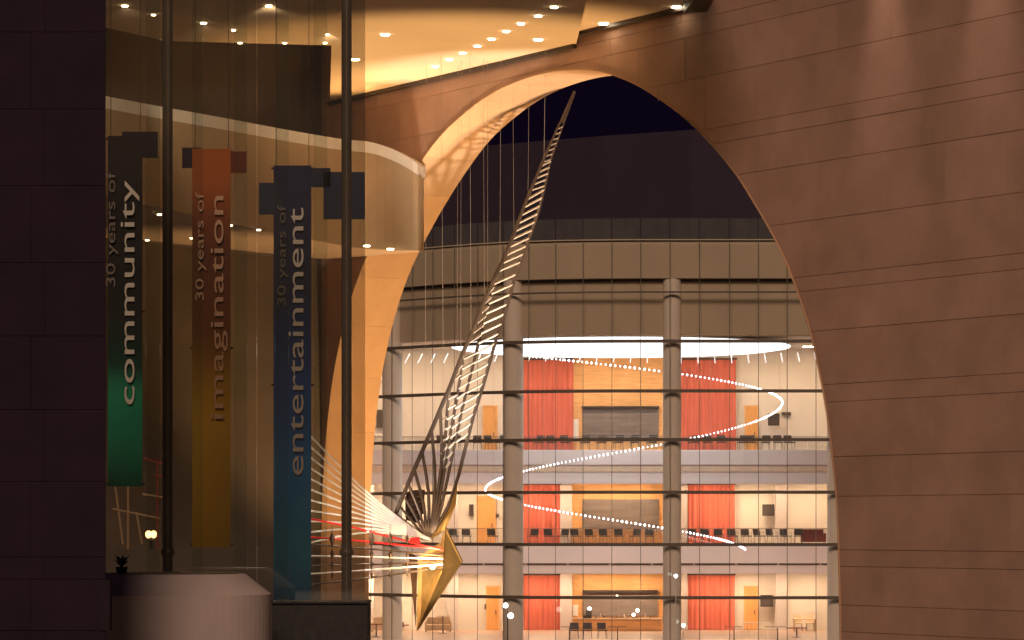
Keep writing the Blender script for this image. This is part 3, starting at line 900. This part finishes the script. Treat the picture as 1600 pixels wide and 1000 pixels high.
def counter_lamp(px, label, h, r):
    c = P(px, 966, 188.5)
    e = empty('counter_lamp', (c.x, c.y, zb), label, 'lamp', 'lamps on the bar')
    MB().lathe([(.09, .003), (.08, .03)], (c.x, c.y, zb), 12).build('base', M['chair_leg'], e)
    MB().tube([(c.x, c.y, zb+.03), (c.x, c.y, zb+h)], .015, 6).build('stem', M['chair_leg'], e)
    MB().lathe([(r*.3, -r), (r*.9, -r*.4), (r, 0), (r*.8, r*.6), (r*.2, r)], (c.x, c.y, zb+h+r), 12).build('shade', M['e_lamp'], e)
counter_lamp(921, 'lit lamp behind the cash register', .42, .12)
counter_lamp(964, 'tall slender lit lamp in the middle of the bar', 1.25, .06)
counter_lamp(990, 'short lit lamp right of the bar middle', .10, .10)
counter_lamp(996, 'lit globe lamp at the right of the bar', .34, .11)
for i, (px, h) in enumerate(((932,.28),(938,.3),(944,.24),(975,.26),(981,.3),(1008,.28),(1016,.24))):
    c = P(px, 966, 188.55)
    o = MB().lathe([(.04,.003),(.045,.02),(.045,h*.6),(.015,h*.75),(.015,h)], (c.x, c.y, zb), 10).build('bottle', M['pale'] if i % 2 else M['shutter'])
    tag(o, 'small bottle standing on the bar, %s from the left' % ORD[i], 'bottle', 'bottles on the bar')
# lobby railing at the bottom of the frame
rl = empty('lobby_railing', (XP(1050, 174), 174, F1), 'dark post railing with glass on the lowest level', 'railing')
for px in (890, 965, 1147, 1215):
    MB().box(XP(px,174)-.035, XP(px,174)+.035, 173.97, 174.03, F1, ZP(981, 174)).build('post', M['mullion'], rl)
for a, b in ((876, 900), (950, 980), (1130, 1160), (1195, 1228)):
    MB().tube([(XP(a,174), 174, ZP(980,174)+.02), (XP(b,174), 174, ZP(980,174)+.02)], .025, 6).build('rail_cap', M['mullion'], rl)
for a, b in ((892, 963), (967, 1145), (1149, 1213)):
    MB().add([(XP(a,174),174,F1+.05),(XP(b,174),174,F1+.05),(XP(b,174),174,ZP(982,174)),(XP(a,174),174,ZP(982,174))], [(0,1,2,3)]).build('glass_panel', M['glass_rail'], rl)
st = empty('stair_rail', (XP(1180, 178), 178, F1), 'pale barred stair gate left of the lowest-level loudspeaker', 'gate')
a, b = XP(1152, 178), XP(1202, 178)
for k in range(9):
    MB().tube([(a+(b-a)*k/8, 178, F1+.003), (a+(b-a)*k/8, 178, ZP(973,178))], .012, 5).build('bar', M['coping'], st)
MB().tube([(a, 178, ZP(973,178)+.015), (b, 178, ZP(973,178)+.015)], .02, 6).build('top_rail', M['coping'], st)
# bright globes on the plaza in front of the second column
gp = empty('globe_lamp', (XP(796, 160), 160, 0), 'twin white globe lamp on a slim pole before the second column', 'lamp')
MB().tube([(XP(793,160),160,.01),(XP(793,160),160,ZP(953,160))], .035, 8).build('pole', M['mullion'], gp)
for px, py, r in ((790,946,.13),(798,962,.15)):
    c = P(px, py, 160 - .12)
    MB().lathe([(r*math.sin(t), -r*math.cos(t)) for t in [R(8+164*i/9) for i in range(10)]], c, 18).build('globe', M['e_lamp'], gp, smooth=True)
    MB().tube([c + Vector((0,.0,-.1)), (XP(793,160),160,c.z-.12)], .02, 6).build('arm', M['mullion'], gp)
for i, (px, py) in enumerate(((1056,900),(1068,977))):
    c = P(px, py, 162)
    e = empty('garden_light', (c.x, c.y, 0), ('small white light on a thin pole before the third column', 'small white light on a thin pole right of the third column')[i], 'lamp')
    MB().tube([(c.x, c.y, .01), (c.x, c.y, c.z-.1)], .018, 6).build('pole', M['column'], e)
    MB().lathe([(.03,-.1),(.1,-.02),(.1,.04),(.02,.1)], c, 12).build('lamp_head', M['e_lamp'], e)

# ------------------------------------------------------------------ the winged sculpture hanging in the arch
SY = 101.0
sc = empty('bird_sculpture', P(660, 985, SY), 'huge abstract metal bird sculpture with a tall slatted wing hanging in the arch', 'sculpture')
left = [(897,142,99.6),(852,244,99.8),(835,284,99.9),(818,325,100),(803,366,100.1),(788,403,100.2),(774,432,100.2),(758,467,100.3),(742,509,100.4),(724,550,100.5),(704,602,100.6),(676,668,100.7),(636,760,100.9),(608,828,101)]
right = [(899,143,99.6),(862,244,100.0),(853,284,100.1),(843,325,100.2),(829,366,100.4),(806,428,100.6),(790,486,100.8),(771,544,100.9),(755,601,101),(740,648,101),(728,696,101),(716,744,101),(700,792,101),(674,840,101)]
def on(pl, y):
    for a, b in zip(pl, pl[1:]):
        if a[1] <= y <= b[1]:
            t = (y-a[1])/(b[1]-a[1]); return (a[0]+(b[0]-a[0])*t, y, a[2]+(b[2]-a[2])*t)
    return pl[-1] if y > pl[-1][1] else pl[0]
def PT(l): return [P(*q) for q in l]
MB().tube(PT(left), [.02,.04,.05,.055,.06,.065,.07]+[.07]*7, 7).build('leading_spar', M['rod'], sc)
MB().tube(PT(right), [.02,.04,.045,.05,.055,.055,.06]+[.06]*7, 7).build('trailing_spar', M['rod'], sc)
# solid tip between the two spars
tip = MB(); ys = [142+5*k for k in range(11)]
V = []; Fc = []
for y in ys:
    l, r_ = on(left, y), on(right, y)
    V += [P(l[0], y, l[2]-.01), P(r_[0], y, r_[2]-.01), P(r_[0], y, r_[2]+.05), P(l[0], y, l[2]+.05)]
for i in range(len(ys)-1):
    for j in range(4): Fc.append((i*4+j, (i+1)*4+j, (i+1)*4+(j+1) % 4, i*4+(j+1) % 4))
tip.add(V, Fc).build('wing_tip', M['rod'], sc)
foc = (674, 838, 101)
ribs = []
def rib(y0, mids, f):
    s = on(left, y0); pl = [s] + [(a, b, 100.9) for a, b in mids] + [f]
    return pl
ribs.append(rib(425, [(757,500),(738,575),(722,640),(706,715),(690,790)], (678,832,101)))
ribs.append(rib(545, [(716,610),(707,660),(697,720),(686,785)], (676,834,101)))
ribs.append(rib(605, [(699,640),(695,690),(688,740),(681,790)], (675,835,101)))
for y0 in (640, 672, 706, 734, 756, 774, 790, 803, 814, 823):
    s = on(left, y0); f = (674 - (y0-640)*0.075, 836 + (y0-640)*0.03, 101)
    mx_, my_ = (s[0]+f[0])/2 + (828-y0)*0.045, (s[1]+f[1])/2
    ribs.append([s, (mx_, my_, 100.95), f])
for r_ in ribs:
    pts = catmull([tuple(q) for q in r_], 3)
    MB().tube(PT(pts), .05, 6).build('rib', M['rod'], sc)
# slats: lit rungs between neighbouring rods
def rungs(la, lb, y0, y1, step, rise=13, w=.04):
    y = y0
    while y < y1:
        a = on(la, y + rise*.5); b = on(lb, y - rise*.5)
        if b[0] - a[0] > 2:
            p, q = P(*a), P(*b); p.y -= .01; q.y -= .01
            MB().tube([p, q], w, 6).build('slat', M['rung'], sc)
        y += step
rungs(left, right, 200, 252, 8.5, 4, .022)
rungs(left, right, 256, 300, 9.5, 8, .03)
rungs(left, right, 304, 428, 12.5, 15)
rungs(ribs[0], right, 436, 690, 15.5, 15)
rungs(left, ribs[0], 440, 545, 15, 13)
rungs(ribs[1], ribs[0], 556, 740, 15.5, 10, .04)
rungs(left, ribs[1], 560, 605, 15, 9, .035)
rungs(ribs[2], ribs[1], 620, 730, 16, 7, .035)
rungs(ribs[3], ribs[2], 655, 730, 17, 7, .03)
# dark lattice plate behind the ribs
dp = [(633,778),(640,766),(664,765),(662,800),(654,818),(634,812)]
V = [P(x, y, 101.3) for x, y in dp] + [P(x, y, 101.45) for x, y in dp]; n = len(dp)
pl = MB().add(V, [tuple(range(n)), tuple(range(2*n-1, n-1, -1))] + [(i, (i+1) % n, n+(i+1) % n, n+i) for i in range(n)]).build('lattice_plate', M['darkplate'], sc)
for k in range(4):
    MB().tube([P(634, 790+k*9-4, 101.25), P(662, 772+k*9, 101.25)], .022, 5).build('lattice_bar', M['rod'], pl)
# flared foot of the wing
V = [P(676,840,100.8), P(700,792,101), P(716,744,101), P(712,790,101.2), P(697,826,101.2), P(668,846,101.1)]
V2 = [v + Vector((0,.12,0)) for v in V]; n = len(V)
MB().add(V+V2, [tuple(range(n)), tuple(range(2*n-1,n-1,-1))] + [(i,(i+1) % n,n+(i+1) % n,n+i) for i in range(n)]).build('wing_foot', M['gold'], sc)
# gilded body: a folded, faceted plate
def solid(name, front, back, m):
    n = len(front)
    return MB().add(front + back, [tuple(range(n)), tuple(range(2*n-1,n-1,-1))] + [(i,(i+1) % n,n+(i+1) % n,n+i) for i in range(n)]).build(name, m, sc)
a_ = P(696,824,100.9); b_ = P(722,877,101.4); c_ = P(651,986,101.0); d_ = P(691,893,100.3); e_ = P(657,852,101.5); f_ = P(638,862,101.2)
sh = Vector((.03,.10,0))
solid('right_facet', [a_, b_, c_, d_], [a_+sh, b_+sh, c_+sh, d_+sh], M['gold'])
g_ = P(654,870,101.35); h_ = P(692,845,101.2)
solid('left_facet', [h_+Vector((0,.06,0)), d_+Vector((-.02,.13,0)), c_+Vector((-.01,.13,.05)), g_], [h_+Vector((0,.2,0)), d_+Vector((-.02,.25,0)), c_+Vector((-.01,.25,.05)), g_+Vector((0,.12,0))], M['gold'])
solid('side_facet', [g_+Vector((-.03,-.02,0)), c_+Vector((-.03,-.06,.1)), f_], [g_+Vector((-.03,.1,0)), c_+Vector((-.03,.06,.1)), f_+Vector((0,.12,0))], M['darkplate'])
# lower wing: long rods sweeping left behind the glass post
for i in range(11):
    t = i/10
    pl_ = [(455, 650 + 205*t, 100.2), (560, 757 + 76*t, 100.5), (640, 822 + 14*t, 100.8), (672, 843, 101)]
    MB().tube(PT(catmull(pl_, 3)), .033, 6).build('lower_wing_rod', M['whiterod'], sc)
for yl, yr, m in ((826, 860, 'redrod'), (845, 858, 'redrod'), (856, 868, 'rod'), (870, 873, 'whiterod'), (882, 878, 'rod'), (892, 882, 'whiterod'), (905, 887, 'rod')):
    MB().tube([P(470, yl+ (yl-yr)*.55, 99.9), P(560, yl, 100.0), P(692, yr, 100.25)], .034, 6).build('tail_rod', M[m], sc)
MB().add([P(640,841,100.6),P(654,839,100.4),P(657,847,100.4),P(641,850,100.6)] + [q + Vector((0,.25,0)) for q in (P(640,841,100.6),P(654,839,100.4),P(657,847,100.4),P(641,850,100.6))],
         [(0,1,2,3),(7,6,5,4),(0,4,5,1),(1,5,6,2),(2,6,7,3),(3,7,4,0)]).build('red_clamp', M['redrod'], sc)
for px, sc_ in ((519, 1.0), (580.5, 1.0), (609.5, .85), (636, .6)):
    for y, h in ((843, 15), (867, 11), (883, 9), (899, 7)):
        h *= sc_; c = (px, y)
        w = h*.30
        V = [P(px, y-h, 99.8), P(px, y+h, 99.8), P(px-w, y-h*.15, 99.8), P(px+w, y-h*.15, 99.8), P(px, y-h*.15, 99.74), P(px, y-h*.15, 99.86)]
        MB().add(V, [(0,2,4),(0,4,3),(0,3,5),(0,5,2),(1,4,2),(1,3,4),(1,5,3),(1,2,5)]).build('pendant', M['darkplate'], sc)
    MB().tube([P(px, 820, 99.8), P(px, 906, 99.8)], .008, 4).build('pendant_wire', M['rod'], sc)
# body lamp, then added point lights brightening the lower wing
lp = P(676, 886, 99.9)
MB().lathe([(.03,-.08),(.09,-.03),(.1,.03),(.03,.08)], lp, 12).build('body_lamp', M['e_gold'], sc)
lamp('body_lamp_light', 'POINT', lp + Vector((0, -.15, .02)), 320, (1.0, .66, .28), sc, size=.1)
l2 = P(640, 800, 99.6)
MB().lathe([(.02,-.05),(.05,-.02),(.05,.02),(.02,.05)], P(575, 832, 99.3), 10).build('added_wing_lamp', M['darkplate'], sc)  # small dark housing added for the extra wing light
lamp('added_wing_light', 'POINT', P(575, 826, 99.2), 95, (1.0, .85, .72), sc, size=.1)
lamp('added_wing_light', 'POINT', P(528, 800, 99.2), 60, (1.0, .85, .72), sc, size=.1)  # second added light, without any fixture
flood(P(700, 1105, 96.5), P(790, 430, 100.4), 16000, (1.0, .86, .72), 34, 'floodlight on the plaza below the sculpture aimed at its tall wing')
flood(P(640, 1100, 92), P(690, 890, 100.6), 6500, (1.0, .78, .52), 16, 'floodlight on the plaza below the sculpture aimed at its gilded body')  # added out of view to brighten the gilded facets
# hanging cables from the porch ceiling
for px in (664, 693, 714, 720, 736, 757, 762, 781, 803, 825, 850):
    y = None
    for q in range(142, 828):
        if on(left, q)[0] <= px: y = q; break
    l = on(left, y)
    top_ = P(px, 0, 1); 
    Yt = l[2]
    MB().tube([P(px, y, Yt), Vector((XP(px + random.uniform(-3, 3), Yt - random.uniform(.3, 3.0)), Yt - random.uniform(.3, 3.0), ZC1))], .004, 4).build('hanging_cable', M['cable'], sc)

# ------------------------------------------------------------------ near left: pier, drum, glass enclosure, banners
pier = empty('stone_pier', (XP(60, 42), 42, 0), 'dark purple-brown stone pier filling the left edge', 'pier')
xr = XP(165, 40.0); xs = XP(158, 43.2)
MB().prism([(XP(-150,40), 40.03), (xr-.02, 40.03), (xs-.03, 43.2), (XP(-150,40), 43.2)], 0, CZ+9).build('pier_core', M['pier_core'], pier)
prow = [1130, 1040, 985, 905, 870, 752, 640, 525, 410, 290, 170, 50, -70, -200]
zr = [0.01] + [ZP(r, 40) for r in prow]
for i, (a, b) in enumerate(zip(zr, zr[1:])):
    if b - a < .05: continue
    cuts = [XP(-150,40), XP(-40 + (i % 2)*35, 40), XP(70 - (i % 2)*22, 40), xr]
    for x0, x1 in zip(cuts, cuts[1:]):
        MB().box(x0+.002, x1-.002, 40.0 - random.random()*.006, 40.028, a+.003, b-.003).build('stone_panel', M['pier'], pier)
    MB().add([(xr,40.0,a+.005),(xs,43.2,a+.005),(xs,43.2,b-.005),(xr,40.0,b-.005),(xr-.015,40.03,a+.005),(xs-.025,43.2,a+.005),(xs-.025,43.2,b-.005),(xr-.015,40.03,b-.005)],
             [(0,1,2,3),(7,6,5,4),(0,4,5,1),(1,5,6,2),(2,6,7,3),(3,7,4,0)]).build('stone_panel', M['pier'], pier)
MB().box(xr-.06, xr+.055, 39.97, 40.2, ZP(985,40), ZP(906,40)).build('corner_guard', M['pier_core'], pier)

dr = empty('round_pedestal', (XP(272, 47), 47, 0), 'cream round concrete pedestal with sloping rim at the lower left', 'pedestal')
dcx = (XP(272, 47), 47, 0); rr = 152/F*46.9
zt = ZP(896, 47)
MB().lathe([(rr, .004), (rr, zt-.30), (rr*.985, zt-.285), (rr*.74, zt-.01), (rr*.72, zt)], dcx, 72).build('drum', M['drum'], dr)
MB().lathe([(rr*.70, zt+.002), (rr*.70, zt+.012)], dcx, 48).build('metal_lid', M['chair_leg'], dr)
pt = empty('potted_plant', (XP(190, 46.8), 46.8, zt), 'small dark plant standing on the pedestal beside the pier', 'plant')
MB().lathe([(.07, .003), (.09, .10), (.08, .10)], (XP(190,46.8), 46.8, zt), 14).build('pot', M['base'], pt)
mb = MB()
for k in range(26):
    a = random.random()*6.28; l = random.uniform(.1,.2); h = random.uniform(.06,.2)
    c = Vector((XP(190,46.8), 46.8, zt+.09)); t = c + Vector((math.cos(a)*l*.7, math.sin(a)*l*.7, h)); s_ = Vector((-math.sin(a), math.cos(a), 0))*.025
    m_ = (c+t)/2 + Vector((0,0,.03)); mb.add([c, m_+s_, t, m_-s_], [(0,1,2,3)])
mb.build('leaves', M['leaf'], pt)['kind'] = 'stuff'

ge = empty('glass_enclosure', (XP(400, 49.6), 49.6, 0), 'tall olive glass enclosure with two steel posts on a dark granite base', 'glass enclosure')
YG = 49.6
bs = MB().box(XP(425,49.2), XP(574,49.2), 49.2, 50.4, .004, ZP(943,49.2)).build('granite_base', M['base'], ge)
MB().box(XP(423,49.15), XP(575,49.15), 49.15, 50.45, ZP(943,49.2)+.001, ZP(941,49.2)+.01).build('base_cap', M['base'], bs)
for px in (262, 541.5):
    Y = YG + .16; r_ = 8.0/F*Y
    po = MB().lathe([(r_, ZP(942,49.2)+.012 if px > 300 else .004), (r_, CZ+9.5)], (XP(px,Y), Y, 0), 20).build('post', M['steel'], ge, smooth=False)
    for z in [ZP(863, Y)]:
        MB().lathe([(r_*1.22, z-.05), (r_*1.4, z), (r_*1.22, z+.05)], (XP(px,Y), Y, 0), 16).build('clamp', M['steel'], po)
zb0 = ZP(941,49.2)+.012
for a, b in ((110,262),(262.8,401),(401.8,541),(541.8,570.5)):
    z0 = zb0 if a > 300 else 4.0
    MB().box(XP(a,YG), XP(b,YG), YG, YG+.012, z0, CZ+9.3).build('pane', M['glass_near'], ge)
for a, b in ((228,250),(300,317),(366,386),(430,451),(490,511)):
    MB().box(XP(a,YG+.5), XP(b,YG+.5), YG+.5, YG+.51, zb0, CZ+9.3).build('glass_fin', M['glass_fin'], ge)

def text_mesh(txt, name):
    cu_ = bpy.data.curves.new(name, 'FONT'); cu_.body = txt; cu_.extrude = .004; cu_.resolution_u = 4
    t = bpy.data.objects.new(name, cu_); COL.objects.link(t)
    bpy.context.view_layer.update()
    m = bpy.data.meshes.new_from_object(t.evaluated_get(bpy.context.evaluated_depsgraph_get()))
    bpy.data.objects.remove(t); bpy.data.curves.remove(cu_)
    return m
def word(txt, x_base, y_lo, y_hi, glyph, Y, m, parent, nm, bold=0.0):
    """lettering that reads upwards; x_base: photo column of the base line; glyph: height of tall letters in photo pixels"""
    me = text_mesh(txt, nm)
    xs_ = [v.co.x for v in me.vertices]; ys_ = [v.co.y for v in me.vertices]
    L_ = max(xs_)-min(xs_); k = F/Y
    sx = ((y_lo-y_hi)/k)/L_; sy = (glyph/k)/0.72
    for v in me.vertices:
        x, y, z = v.co
        v.co = (XP(x_base, Y) - y*sy, Y - .004 - (z+.004), ZP(y_lo, Y) + (x-min(xs_))*sx)
    return link(nm, me, m, parent)
def banner(x0, x1, y0, y1, Y, cloth, label, tabs, tabm, wd, small, col_w, col_s):
    e = empty('banner', (XP((x0+x1)/2, Y), Y, 0), label, 'banner', 'anniversary banners')
    n = 24; V = []; Fc = []
    for i in range(n+1):
        z = ZP(y0, Y) + (ZP(y1, Y)-ZP(y0, Y))*i/n
        dy = .035*math.sin(i*.55+x0) + .02*math.sin(i*1.3)
        V += [(XP(x0,Y), Y+.05+dy*.6, z), (XP((x0+x1)/2,Y), Y+.05+dy*.3, z), (XP(x1,Y), Y+.05+dy*.6, z)]
    for i in range(n):
        for j in range(2): Fc.append((i*3+j, i*3+j+1, (i+1)*3+j+1, (i+1)*3+j))
    c = MB().add(V, Fc).build('cloth', cloth, e)
    for a, b, t, l in tabs:
        MB().box(XP(a,Y), XP(b,Y), Y+.06, Y+.075, ZP(l,Y), ZP(t,Y)).build('side_tab', tabm, e)
    for xx in (x0+4, x1-4):
        MB().tube([(XP(xx,Y), Y+.12, ZP(y0+4,Y)), (XP(xx,Y), Y+.12, CZ+10.5)], .006, 5).build('hanging_wire', M['dark_edge'], e)
    for yy in (y0+4, (y0+y1)/2, y1-4):
        MB().tube([(XP(x0-4,Y), Y+.12, ZP(yy,Y)), (XP(x1+4,Y), Y+.12, ZP(yy,Y))], .02, 6).build('bracket_arm', M['dark_edge'], e)
    word(wd[0], wd[1], wd[2], wd[3], wd[4], Y, col_w, c, 'lettering')
    if small: word(small[0], small[1], small[2], small[3], small[4], Y, col_s, c, 'small_lettering')
YN = 58.0
gm = grad_mat('green_banner_print', [(0,(.0,.045,.03)),(.10,(.0,.22,.12)),(.25,(.01,.34,.19)),(.36,(.004,.07,.05)),(.5,(.012,.016,.018)),(1,(.012,.006,.012))], ZP(760,YN), ZP(205,YN))
om = grad_mat('orange_banner_print', [(0,(.62,.36,.02)),(.3,(.75,.45,.03)),(.55,(.22,.085,.02)),(.75,(.16,.045,.02)),(.92,(.52,.13,.02)),(1,(.55,.14,.02))], ZP(855,YN), ZP(230,YN))
bm_ = grad_mat('blue_banner_print', [(0,(.0,.18,.55)),(.14,(.02,.40,.80)),(.3,(.0,.28,.80)),(.5,(.0,.09,.45)),(.7,(.006,.016,.08)),(1,(.012,.016,.09))], ZP(942,YN), ZP(258,YN))
tm1 = mat('dark_plum_tab', (.02,.008,.03), .7); tm2 = mat('navy_tab', (.022,.035,.085), .7); tm3 = mat('rust_tab', (.20,.035,.012), .7)
banner(168, 222, 212, 760, YN, gm, 'dark banner fading to green, reading community, beside the pier', ((190,246,205,246),), tm1,
       ('community', 210, 632, 282, 24), ('30 years of', 180, 448, 268, 15), M['lettering'], M['letter_dim'])
banner(300, 360, 232, 855, YN, om, 'orange banner fading to yellow, reading imagination, behind the left steel post', ((284,314,230,262),), tm1,
       ('imagination', 349, 655, 306, 22), ('30 years of', 318, 470, 300, 13), M['letter_orange'], M['letter_orange'])
MB().box(XP(355,YN), XP(385,YN), YN+.06, YN+.075, ZP(270,YN), ZP(236,YN)).build('side_tab', tm3, [o for o in bpy.data.objects if o.name.startswith('banner')][-1])
banner(427, 486, 258, 944, YN, bm_, 'navy banner fading to bright blue, reading entertainment, beside the right steel post', ((404,442,285,335),(484,516,262,292),(505,570,268,342)), tm2,
       ('entertainment', 474, 742, 325, 26), ('30 years of', 446, 478, 320, 13), M['lettering'], M['letter_dim'])

bmx = empty('banner_gantry', (XP(60,58.12), 58.12, 0), 'steel gantry behind the dark pier from which the banners hang', 'gantry')
MB().box(XP(60,58), XP(700,58), 58.02, 58.22, CZ+10.503, CZ+10.75).build('beam', M['dark_edge'], bmx)
MB().box(XP(60,58)-.2, XP(60,58)-.003, 58.0, 58.24, .004, CZ+10.75).build('post', M['dark_edge'], bmx)
# low planter wall and lamps on the far side of the enclosure
lw = MB().box(XP(100,75), XP(432,75), 75, 75.5, .004, ZP(858,75)).build('low_wall', M['backwall'])
tag(lw, 'low dark wall behind the round pedestal', 'wall')
e = empty('wall_lantern', P(236, 850, 88), 'glowing golden lantern low behind the left steel post', 'lantern')
for dx in (-4, 4):
    MB().lathe([(.03,-.1),(.075,-.05),(.08,.05),(.03,.1)], P(236+dx, 835, 88), 12).build('bulb', M['e_gold'], e)
MB().tube([P(229, 844, 88), P(244, 844, 88)], .03, 6).build('arm', M['dark_edge'], e)
MB().tube([P(236, 844, 88), Vector((XP(236,88), 88, .004))], .04, 8).build('post', M['dark_edge'], e)
tr = empty('terrace_frame', (XP(230, 90), 90, 0), 'thin red-lit metal frame behind the green banner', 'frame')
for a, b, c_, d2 in ((224,716,262,728),(240,742,262,746),(176,795,250,810),(222,772,262,778),(180,760,192,850),(213,800,222,850),(246,716,246,860),(200,760,200,860)):
    MB().tube([P(a,b,90), P(c_,d2,90)], .03, 6).build('bar', M['red_lit'] if b < 750 else M['fascia'], tr)
for px in (200, 246):
    MB().tube([P(px, 860, 90), Vector((XP(px,90), 90, .004))], .03, 6).build('leg', M['fascia'], tr)
